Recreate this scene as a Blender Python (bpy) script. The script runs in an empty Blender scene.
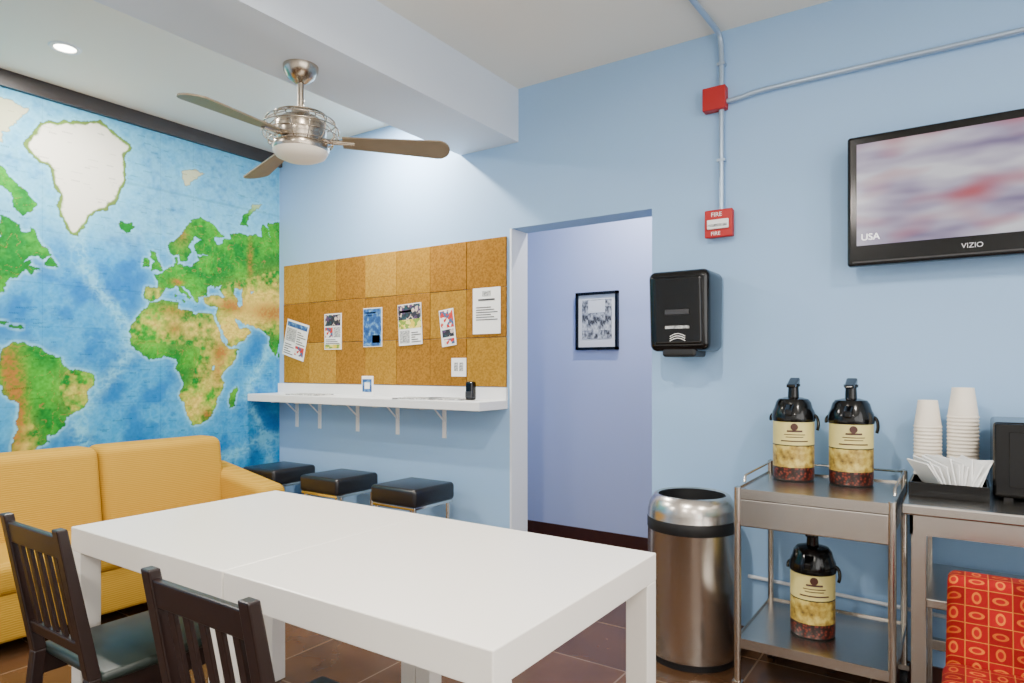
import bpy, bmesh, math, random
import numpy as np
from mathutils import Vector, Matrix
random.seed(3)
S = bpy.context.scene
COL = S.collection

# ---------------------------------------------------------------- helpers
def lin(c):
    c = c/255.0
    return c/12.92 if c <= 0.04045 else ((c+0.055)/1.055)**2.4
def C(r, g, b): return (lin(r), lin(g), lin(b), 1.0)

def mat(name, col, rough=0.5, metal=0.0, var=0.0, vscale=8.0, bump=0.0, bscale=60.0,
        emit=None, estr=0.0, stretch=None, spec=None, coat=0.0):
    m = bpy.data.materials.new(name); m.use_nodes = True
    nt = m.node_tree; b = nt.nodes['Principled BSDF']
    b.inputs['Base Color'].default_value = col
    b.inputs['Roughness'].default_value = rough
    b.inputs['Metallic'].default_value = metal
    if spec is not None: b.inputs['Specular IOR Level'].default_value = spec
    if coat: b.inputs['Coat Weight'].default_value = coat
    if emit:
        b.inputs['Emission Color'].default_value = emit
        b.inputs['Emission Strength'].default_value = estr
    tc = nt.nodes.new('ShaderNodeTexCoord')
    mp = nt.nodes.new('ShaderNodeMapping')
    nt.links.new(tc.outputs['Object'], mp.inputs['Vector'])
    if stretch: mp.inputs['Scale'].default_value = stretch
    if var > 0:
        n = nt.nodes.new('ShaderNodeTexNoise'); n.inputs['Scale'].default_value = vscale
        n.inputs['Detail'].default_value = 5
        nt.links.new(mp.outputs[0], n.inputs['Vector'])
        mx = nt.nodes.new('ShaderNodeMix'); mx.data_type = 'RGBA'
        mx.inputs[6].default_value = tuple(max(0, v*(1-var)) for v in col[:3])+(1,)
        mx.inputs[7].default_value = tuple(min(1, v*(1+var)) for v in col[:3])+(1,)
        nt.links.new(n.outputs['Fac'], mx.inputs[0])
        nt.links.new(mx.outputs[2], b.inputs['Base Color'])
    if bump > 0:
        n2 = nt.nodes.new('ShaderNodeTexNoise'); n2.inputs['Scale'].default_value = bscale
        nt.links.new(mp.outputs[0], n2.inputs['Vector'])
        bp = nt.nodes.new('ShaderNodeBump'); bp.inputs['Strength'].default_value = bump
        bp.inputs['Distance'].default_value = 0.01
        nt.links.new(n2.outputs['Fac'], bp.inputs['Height'])
        nt.links.new(bp.outputs[0], b.inputs['Normal'])
    return m

def ramp_mat(name, stops, tex='NOISE', scale=10, detail=3, rough=0.6, stretch=(1, 1, 1), const=False, vor='Distance', rnd=1.0):
    """procedural print: texture -> colour ramp"""
    m = bpy.data.materials.new(name); m.use_nodes = True
    nt = m.node_tree; b = nt.nodes['Principled BSDF']; b.inputs['Roughness'].default_value = rough
    tc = nt.nodes.new('ShaderNodeTexCoord'); mp = nt.nodes.new('ShaderNodeMapping')
    mp.inputs['Scale'].default_value = stretch
    mp.inputs['Location'].default_value = (len(name)*1.7, 0.3, 3)
    nt.links.new(tc.outputs['Object'], mp.inputs[0])
    if tex == 'NOISE':
        n = nt.nodes.new('ShaderNodeTexNoise'); n.inputs['Detail'].default_value = detail; out = 'Fac'
        n.inputs['Scale'].default_value = scale
        nt.links.new(mp.outputs[0], n.inputs['Vector']); src = n.outputs['Fac']
    else:
        n = nt.nodes.new('ShaderNodeTexVoronoi'); n.inputs['Scale'].default_value = scale
        n.inputs['Randomness'].default_value = rnd
        nt.links.new(mp.outputs[0], n.inputs['Vector'])
        if vor == 'Color':
            s = nt.nodes.new('ShaderNodeSeparateColor'); nt.links.new(n.outputs['Color'], s.inputs[0]); src = s.outputs[0]
        else: src = n.outputs['Distance']
    r = nt.nodes.new('ShaderNodeValToRGB')
    if const: r.color_ramp.interpolation = 'CONSTANT'
    els = r.color_ramp.elements
    els[0].position, els[0].color = stops[0]; els[1].position, els[1].color = stops[-1]
    for p, c in stops[1:-1]:
        e = els.new(p); e.color = c
    nt.links.new(src, r.inputs[0]); nt.links.new(r.outputs[0], b.inputs['Base Color'])
    return m

def empty(name, loc=(0, 0, 0)):
    e = bpy.data.objects.new(name, None); COL.objects.link(e)
    e.location = loc; e.empty_display_size = 0.1
    return e

def finish(name, me, mats, parent=None, bevel=0, seg=3, smooth=False, loc=None):
    ob = bpy.data.objects.new(name, me); COL.objects.link(ob)
    if not isinstance(mats, (list, tuple)): mats = [mats]
    for m in mats: me.materials.append(m)
    if loc is not None: ob.location = loc
    if bevel > 0:
        md = ob.modifiers.new('bevel', 'BEVEL'); md.width = bevel; md.segments = seg
        md.limit_method = 'ANGLE'; md.angle_limit = math.radians(30)
    if smooth:
        for p in me.polygons: p.use_smooth = True
    if parent:
        ob.parent = parent
        ob.matrix_parent_inverse = Matrix.Translation(-Vector(parent.location))
    return ob

def box(name, x0, x1, y0, y1, z0, z1, m, parent=None, bevel=0, seg=3, rot=None, smooth=False):
    c = Vector(((x0+x1)/2, (y0+y1)/2, (z0+z1)/2))
    me = bpy.data.meshes.new(name); bm = bmesh.new()
    bmesh.ops.create_cube(bm, size=1)
    for v in bm.verts: v.co = Vector((v.co.x*(x1-x0), v.co.y*(y1-y0), v.co.z*(z1-z0)))
    bm.to_mesh(me); bm.free()
    ob = finish(name, me, m, parent, bevel, seg, smooth, c)
    if rot: ob.rotation_euler = rot
    return ob

def hexa(name, pts, m, parent=None, bevel=0, seg=3, smooth=False):
    """pts: 4 bottom (ccw) + 4 top"""
    c = sum((Vector(p) for p in pts), Vector())/8
    me = bpy.data.meshes.new(name)
    me.from_pydata([tuple(Vector(p)-c) for p in pts], [],
                   [(3, 2, 1, 0), (4, 5, 6, 7), (0, 1, 5, 4), (1, 2, 6, 5), (2, 3, 7, 6), (3, 0, 4, 7)])
    me.update()
    return finish(name, me, m, parent, bevel, seg, smooth, c)

def post(name, p0, s0, p1, s1, m, parent=None, bevel=0.004):
    pts = []
    for p, s in ((p0, s0), (p1, s1)):
        for dx, dy in ((-1, -1), (1, -1), (1, 1), (-1, 1)):
            pts.append((p[0]+dx*s[0]/2, p[1]+dy*s[1]/2, p[2]))
    return hexa(name, pts, m, parent, bevel, 2)

def multi(name, boxes, m, parent=None):
    me = bpy.data.meshes.new(name); bm = bmesh.new()
    for (x0, x1, y0, y1, z0, z1) in boxes:
        r = bmesh.ops.create_cube(bm, size=1)
        for v in r['verts']:
            v.co = Vector(((x0+x1)/2+v.co.x*(x1-x0), (y0+y1)/2+v.co.y*(y1-y0), (z0+z1)/2+v.co.z*(z1-z0)))
    bm.to_mesh(me); bm.free()
    return finish(name, me, m, parent)

def lathe(name, prof, loc, mats, parent=None, seg=48, idx=None, rot=None):
    vs, fs, mi = [], [], []
    for (r, z) in prof:
        for k in range(seg):
            a = 2*math.pi*k/seg; vs.append((r*math.cos(a), r*math.sin(a), z))
    for i in range(len(prof)-1):
        for k in range(seg):
            k2 = (k+1) % seg
            fs.append((i*seg+k, i*seg+k2, (i+1)*seg+k2, (i+1)*seg+k)); mi.append(idx[i] if idx else 0)
    me = bpy.data.meshes.new(name); me.from_pydata(vs, [], fs); me.update()
    me.polygons.foreach_set('material_index', mi)
    bm = bmesh.new(); bm.from_mesh(me); bmesh.ops.remove_doubles(bm, verts=bm.verts, dist=1e-6)
    bmesh.ops.recalc_face_normals(bm, faces=bm.faces)
    for e in bm.edges:
        if len(e.link_faces) == 2 and e.calc_face_angle() > 0.6: e.smooth = False
    bm.to_mesh(me); bm.free()
    ob = finish(name, me, mats, parent, 0, 3, True, loc)
    if rot: ob.rotation_euler = rot
    return ob

def tube(name, pts, r, m, parent=None, smooth_path=False, cyclic=False):
    cu = bpy.data.curves.new(name, 'CURVE'); cu.dimensions = '3D'
    cu.bevel_depth = r; cu.bevel_resolution = 4; cu.use_fill_caps = True
    if smooth_path:
        sp = cu.splines.new('NURBS'); sp.points.add(len(pts)-1)
        for p, q in zip(sp.points, pts): p.co = (*q, 1)
        sp.order_u = 3; sp.use_endpoint_u = not cyclic; sp.resolution_u = 8
    else:
        sp = cu.splines.new('POLY'); sp.points.add(len(pts)-1)
        for p, q in zip(sp.points, pts): p.co = (*q, 1)
    sp.use_cyclic_u = cyclic
    tmp = bpy.data.objects.new('tmpc', cu); COL.objects.link(tmp)
    dg = bpy.context.evaluated_depsgraph_get(); dg.update()
    me = bpy.data.meshes.new_from_object(tmp.evaluated_get(dg))
    me.name = name
    bpy.data.objects.remove(tmp)
    me.materials.clear()
    return finish(name, me, m, parent, 0, 3, True)

def ring(name, c, R, r, m, parent, n=40):
    return tube(name, [(c[0]+R*math.cos(2*math.pi*k/n), c[1]+R*math.sin(2*math.pi*k/n), c[2]) for k in range(n)],
                r, m, parent, cyclic=True)

def text(name, s, loc, size, m, parent=None):
    cu = bpy.data.curves.new(name, 'FONT'); cu.body = s; cu.size = size; cu.extrude = 0.0006
    tmp = bpy.data.objects.new('tmpt', cu); COL.objects.link(tmp)
    dg = bpy.context.evaluated_depsgraph_get(); dg.update()
    me = bpy.data.meshes.new_from_object(tmp.evaluated_get(dg)); me.name = name
    bpy.data.objects.remove(tmp); me.materials.clear()
    ob = finish(name, me, m, parent, loc=Vector(loc)); ob.rotation_euler = (math.pi/2, 0, 0)
    return ob

# ---------------------------------------------------------------- materials
M_blue = mat('paint_blue', C(150, 188, 228), 0.6, var=0.02, vscale=3, bump=0.05, bscale=150)
M_lav = mat('paint_hall', C(190, 202, 238), 0.6, var=0.02, vscale=3)
M_white = mat('paint_white', C(228, 228, 226), 0.6, bump=0.04, bscale=150)
M_beam = mat('paint_beam', C(214, 223, 234), 0.6, bump=0.04, bscale=150)
M_ceilL = mat('paint_ceiling', C(234, 232, 222), 0.65, bump=0.04, bscale=150)
M_trimw = mat('trim_white', C(225, 230, 236), 0.4)
M_dkwood = mat('dark_brown_trim', C(70, 38, 30), 0.35, var=0.2, vscale=20)
M_crown = mat('dark_crown', C(50, 44, 44), 0.4, var=0.1)
M_table = mat('white_lacquer', C(246, 241, 231), 0.28, var=0.01, vscale=4)
M_shelfw = mat('shelf_white', C(236, 237, 238), 0.35)
M_chair = mat('espresso_wood', C(32, 18, 15), 0.35, var=0.3, vscale=12, stretch=(6, 6, 1))
M_seat = mat('seat_dark', C(32, 42, 38), 0.4, var=0.15, vscale=6)
M_vinyl = mat('black_vinyl', C(28, 27, 30), 0.3, bump=0.08, bscale=120)
M_chrome = mat('chrome', C(225, 222, 216), 0.12, 1.0)
M_nickel = mat('brushed_nickel', C(178, 166, 150), 0.25, 1.0)
M_steel = mat('stainless', C(204, 196, 186), 0.25, 1.0, var=0.08, vscale=30, stretch=(1, 1, 12))
M_steelH = mat('stainless_sheet', C(200, 195, 188), 0.27, 1.0, var=0.08, vscale=20, stretch=(1, 12, 12))
M_galv = mat('galvanised', C(170, 190, 212), 0.35, 0.6)
M_black = mat('black_plastic', C(9, 9, 10), 0.16, spec=.4)
M_blackm = mat('black_matte', C(16, 16, 18), 0.5)
M_grey = mat('grey_plastic', C(44, 44, 47), 0.35)
M_red = mat('fire_red', C(172, 12, 16), 0.4)
M_paper = mat('paper_white', C(242, 242, 240), 0.7)
M_cup = mat('paper_cup', C(244, 234, 218), 0.6)
M_cream = mat('label_cream', C(214, 200, 126), 0.4, var=0.08, vscale=25)
M_olive = ramp_mat('label_scenery', [(0.3, C(84, 60, 26)), (0.48, C(166, 138, 58)), (0.66, C(204, 184, 100))], scale=34, detail=5, rough=.4)
M_bean = ramp_mat('label_beans', [(0.0, C(150, 66, 38)), (0.3, C(100, 34, 22)), (0.6, C(28, 10, 8))], 'VOR', scale=95, rough=.35)
M_glow = mat('lamp_diffuser', C(255, 250, 235), 0.5, emit=(1, 0.93, 0.8, 1), estr=18)
M_bowl = mat('frosted_glass', C(236, 228, 212), 0.35)
M_blade = mat('fan_blade', C(126, 110, 86), 0.4, var=0.12, vscale=14)
M_pblue = ramp_mat('print_bluephoto', [(0.2, C(14, 40, 84)), (0.5, C(30, 80, 144)), (0.66, C(110, 160, 200)), (0.85, C(220, 220, 200))], scale=30, detail=4)
M_pred = ramp_mat('print_redmix', [(0.0, C(190, 30, 30)), (0.3, C(230, 225, 215)), (0.5, C(60, 90, 130)), (0.7, C(200, 60, 40)), (0.9, C(235, 235, 230))], 'VOR', scale=55, const=True, vor='Color')
M_pyel = ramp_mat('print_yellowmix', [(0.0, C(216, 190, 50)), (0.4, C(120, 150, 50)), (0.7, C(230, 215, 110))], 'VOR', scale=50, const=True, vor='Color')
M_pdark = ramp_mat('print_darkmix', [(0.0, C(30, 30, 44)), (0.35, C(80, 50, 90)), (0.55, C(20, 60, 70)), (0.8, C(200, 180, 170))], 'VOR', scale=60, const=True, vor='Color')
M_pgrey = ramp_mat('print_newsprint', [(0.3, C(80, 84, 88)), (0.5, C(170, 172, 172)), (0.7, C(220, 220, 216))], scale=60, detail=3, stretch=(1, 1, 2))
M_ink = mat('print_ink', C(60, 60, 64), .6)
M_sketch = ramp_mat('print_sketch', [(0.34, C(50, 50, 54)), (0.45, C(134, 136, 140)), (0.55, C(190, 192, 194)), (0.7, C(232, 232, 230))], scale=45, detail=10, stretch=(1, 1, .7))

def fabric_mat():
    m = mat('sofa_fabric', C(186, 144, 56), 0.9, spec=.15)
    nt = m.node_tree; b = nt.nodes['Principled BSDF']
    tc = nt.nodes.new('ShaderNodeTexCoord')
    w = nt.nodes.new('ShaderNodeTexWave'); w.wave_type = 'BANDS'; w.bands_direction = 'Z'
    w.inputs['Scale'].default_value = 30; w.inputs['Distortion'].default_value = 0.8
    w.inputs['Detail'].default_value = 1
    nt.links.new(tc.outputs['Object'], w.inputs['Vector'])
    mx = nt.nodes.new('ShaderNodeMix'); mx.data_type = 'RGBA'
    mx.inputs[6].default_value = C(178, 136, 40); mx.inputs[7].default_value = C(192, 150, 54)
    nt.links.new(w.outputs['Fac'], mx.inputs[0]); nt.links.new(mx.outputs[2], b.inputs['Base Color'])
    bp = nt.nodes.new('ShaderNodeBump'); bp.inputs['Strength'].default_value = 0.15; bp.inputs['Distance'].default_value = 0.01
    nt.links.new(w.outputs['Fac'], bp.inputs['Height']); nt.links.new(bp.outputs[0], b.inputs['Normal'])
    return m
M_sofa = fabric_mat()

def floor_mat():
    m = mat('floor_tile', C(92, 60, 46), 0.25, spec=.35)
    nt = m.node_tree; b = nt.nodes['Principled BSDF']
    tc = nt.nodes.new('ShaderNodeTexCoord')
    br = nt.nodes.new('ShaderNodeTexBrick'); br.offset = 0; br.squash = 1
    br.inputs['Scale'].default_value = 1.0
    br.inputs['Brick Width'].default_value = 0.42; br.inputs['Row Height'].default_value = 0.42
    br.inputs['Mortar Size'].default_value = 0.004; br.inputs['Mortar Smooth'].default_value = 0.1
    br.inputs['Color1'].default_value = C(104, 72, 46); br.inputs['Color2'].default_value = C(88, 60, 38)
    br.inputs['Mortar'].default_value = C(136, 112, 88)
    nt.links.new(tc.outputs['Object'], br.inputs['Vector'])
    n = nt.nodes.new('ShaderNodeTexNoise'); n.inputs['Scale'].default_value = 5; n.inputs['Detail'].default_value = 6
    nt.links.new(tc.outputs['Object'], n.inputs['Vector'])
    mx = nt.nodes.new('ShaderNodeMix'); mx.data_type = 'RGBA'; mx.blend_type = 'MULTIPLY'
    mx.inputs[0].default_value = 0.6
    nt.links.new(br.outputs['Color'], mx.inputs[6]); nt.links.new(n.outputs['Fac'], mx.inputs[7])
    nt.links.new(mx.outputs[2], b.inputs['Base Color'])
    return m
M_floor = floor_mat()

def cork(name, c1, c2):
    m = mat(name, c1, 0.95, spec=.15)
    nt = m.node_tree; b = nt.nodes['Principled BSDF']
    tc = nt.nodes.new('ShaderNodeTexCoord')
    n = nt.nodes.new('ShaderNodeTexNoise'); n.inputs['Scale'].default_value = 90; n.inputs['Detail'].default_value = 4
    nt.links.new(tc.outputs['Object'], n.inputs['Vector'])
    r = nt.nodes.new('ShaderNodeValToRGB')
    r.color_ramp.elements[0].position = 0.38; r.color_ramp.elements[0].color = c1
    r.color_ramp.elements[1].position = 0.6; r.color_ramp.elements[1].color = c2
    nt.links.new(n.outputs['Fac'], r.inputs[0]); nt.links.new(r.outputs[0], b.inputs['Base Color'])
    return m
CORKS = [cork('cork_a', C(140, 102, 30), C(164, 122, 42)), cork('cork_b', C(128, 88, 26), C(154, 108, 38)),
         cork('cork_c', C(152, 114, 38), C(176, 134, 52))]

def redpattern():
    m = mat('red_pattern_fabric', C(170, 16, 18), 0.85, spec=.2)
    nt = m.node_tree; b = nt.nodes['Principled BSDF']
    L = nt.links.new
    def math_(op, a, b_=None, v=None):
        n = nt.nodes.new('ShaderNodeMath'); n.operation = op
        L(a, n.inputs[0])
        if b_ is not None: L(b_, n.inputs[1])
        if v is not None: n.inputs[1].default_value = v
        return n.outputs[0]
    tc = nt.nodes.new('ShaderNodeTexCoord'); sx = nt.nodes.new('ShaderNodeSeparateXYZ')
    L(tc.outputs['Object'], sx.inputs[0])
    v = math_('ADD', sx.outputs[1], sx.outputs[2])
    U = math_('MULTIPLY', sx.outputs[0], v=19.0); V = math_('MULTIPLY', v, v=19.0)
    row = math_('FLOOR', V)
    fu = math_('SUBTRACT', math_('FRACT', U), v=0.5); fv = math_('SUBTRACT', math_('FRACT', V), v=0.5)
    # alternate cells: lying and standing ovals
    ck0 = math_('PINGPONG', math_('ADD', math_('FLOOR', U), row), v=1.0)
    su = math_('ADD', math_('MULTIPLY', ck0, v=.65), v=0.0)
    fu2 = math_('MULTIPLY', fu, math_('ADD', su, v=1.0))
    fv2 = math_('MULTIPLY', fv, math_('SUBTRACT', math_('ADD', math_('MULTIPLY', su, v=-1.0), v=1.65), v=0.0))
    d = math_('SQRT', math_('ADD', math_('POWER', math_('ABSOLUTE', fu2), v=2.0), math_('POWER', math_('ABSOLUTE', fv2), v=2.0)))
    r = nt.nodes.new('ShaderNodeValToRGB'); r.color_ramp.interpolation = 'CONSTANT'
    els = r.color_ramp.elements
    els[0].position = 0; els[0].color = C(170, 24, 20)
    els[1].position = 0.2; els[1].color = C(216, 106, 28)
    e = els.new(.34); e.color = C(158, 12, 16)
    L(d, r.inputs[0])
    em = math_('MAXIMUM', math_('ABSOLUTE', fu), math_('ABSOLUTE', fv))
    fr = math_('GREATER_THAN', em, v=.475)
    m2 = nt.nodes.new('ShaderNodeMix'); m2.data_type = 'RGBA'; L(fr, m2.inputs[0]); L(r.outputs[0], m2.inputs[6])
    m2.inputs[7].default_value = C(206, 120, 40)
    ck = nt.nodes.new('ShaderNodeTexWhiteNoise'); ck.noise_dimensions = '2D'
    cx = nt.nodes.new('ShaderNodeCombineXYZ'); L(math_('FLOOR', U), cx.inputs[0]); L(row, cx.inputs[1]); L(cx.outputs[0], ck.inputs['Vector'])
    r2 = nt.nodes.new('ShaderNodeValToRGB'); r2.color_ramp.elements[0].color = (.45, .3, .3, 1); r2.color_ramp.elements[1].color = (1, 1, 1, 1)
    L(ck.outputs[0], r2.inputs[0])
    mx = nt.nodes.new('ShaderNodeMix'); mx.data_type = 'RGBA'; mx.blend_type = 'MULTIPLY'; mx.inputs[0].default_value = 1
    L(m2.outputs[2], mx.inputs[6]); L(r2.outputs[0], mx.inputs[7]); L(mx.outputs[2], b.inputs['Base Color'])
    return m
M_redpat = redpattern()

def screen_mat():
    m = bpy.data.materials.new('tv_screen'); m.use_nodes = True
    nt = m.node_tree; b = nt.nodes['Principled BSDF']; L = nt.links.new
    b.inputs['Base Color'].default_value = (0.01, 0.01, 0.01, 1); b.inputs['Roughness'].default_value = 0.2
    tc = nt.nodes.new('ShaderNodeTexCoord'); mp = nt.nodes.new('ShaderNodeMapping')
    mp.inputs['Scale'].default_value = (2.0, 1, 7); mp.inputs['Location'].default_value = (4, 0, 2); L(tc.outputs['Object'], mp.inputs[0])
    n = nt.nodes.new('ShaderNodeTexNoise'); n.inputs['Scale'].default_value = 1.5; n.inputs['Detail'].default_value = 2
    L(mp.outputs[0], n.inputs['Vector'])
    r = nt.nodes.new('ShaderNodeValToRGB'); els = r.color_ramp.elements
    els[0].position = 0.3; els[0].color = C(128, 112, 156)
    els[1].position = 0.66; els[1].color = C(240, 238, 248)
    e = els.new(0.46); e.color = C(188, 176, 206)
    L(n.outputs['Fac'], r.inputs[0])
    mp2 = nt.nodes.new('ShaderNodeMapping'); mp2.inputs['Location'].default_value = (.9, 0, .35); mp2.inputs['Scale'].default_value = (2.2, 1, 5)
    L(tc.outputs['Object'], mp2.inputs[0])
    n2 = nt.nodes.new('ShaderNodeTexNoise'); n2.inputs['Scale'].default_value = 1.8; n2.inputs['Detail'].default_value = 1
    L(mp2.outputs[0], n2.inputs['Vector'])
    r2 = nt.nodes.new('ShaderNodeValToRGB'); r2.color_ramp.elements[0].position = .5; r2.color_ramp.elements[1].position = .8
    L(n2.outputs['Fac'], r2.inputs[0])
    mx = nt.nodes.new('ShaderNodeMix'); mx.data_type = 'RGBA'; L(r2.outputs[0], mx.inputs[0]); L(r.outputs[0], mx.inputs[6])
    mx.inputs[7].default_value = C(196, 84, 100)
    L(mx.outputs[2], b.inputs['Emission Color']); b.inputs['Emission Strength'].default_value = 0.85
    return m
M_screen = screen_mat()

# ---------------------------------------------------------------- room shell
XL, YB, ZC = -4.15, 3.08, 2.80
DX0, DX1, DZ = -2.107, -1.265, 2.03
box('floor', XL-0.15, 2.0, -2.75, 4.45, -0.1, 0, M_floor)
box('ceiling', XL-0.15, 2.0, -2.75, 4.45, ZC, ZC+0.1, M_ceilL)
multi('wall_back', [(XL-0.15, DX0, YB, YB+.16, 0, ZC), (DX1, 2.0, YB, YB+.16, 0, ZC), (DX0, DX1, YB, YB+.16, DZ, ZC)], M_blue)
box('wall_left', XL-0.15, XL, -2.6, YB, 0, ZC, M_blue)
box('wall_front', XL-.15, 2.0, -2.75, -2.6, 0, ZC, M_white)
multi('wall_right', [(1.85, 2, -2.6, YB, 0, .5), (1.85, 2, -2.6, YB, 2.6, ZC), (1.85, 2, -2.6, -2.3, .5, 2.6), (1.85, 2, 1.9, YB, .5, 2.6)], M_white)
w = empty('added_window', (1.93, -.2, 1.55))  # unseen window, added to bring side light into the room
for i in range(4):
    y = -2.3+i*1.383
    box('mullion_%d' % i, 1.9, 1.96, y, y+.05, .5, 2.6, M_blackm, w)
box('rail_b', 1.9, 1.96, -2.3, 1.9, .5, .55, M_blackm, w)
box('rail_t', 1.9, 1.96, -2.3, 1.9, 2.55, 2.6, M_blackm, w)
box('wall_hall_back', -3.55, 0.35, 4.30, 4.42, 0, ZC, M_lav)
box('wall_hall_left', -3.55, -3.4, YB+.16, 4.30, 0, ZC, M_lav)
box('wall_hall_right', 0.2, 0.35, YB+.16, 4.30, 0, ZC, M_lav)
box('ceiling_beam', -2.46, -2.05, -2.6, YB, 2.505, ZC, M_beam)
box('trim_1', DX0, DX0+.012, YB-.002, YB+.162, 0, DZ, M_trimw)
box('trim_2', XL, XL+.03, -2.6, YB, 2.715, ZC, M_crown)
multi('baseboard_back', [(XL, DX0, YB-.012, YB, 0, .085), (DX1, 1.85, YB-.012, YB, 0, .085)], M_dkwood)
box('baseboard_hall', -3.4, .2, 4.288, 4.30, 0, .085, M_dkwood)
box('baseboard_left', XL, XL+.012, -2.6, YB-.012, 0, .085, M_dkwood)

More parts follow.
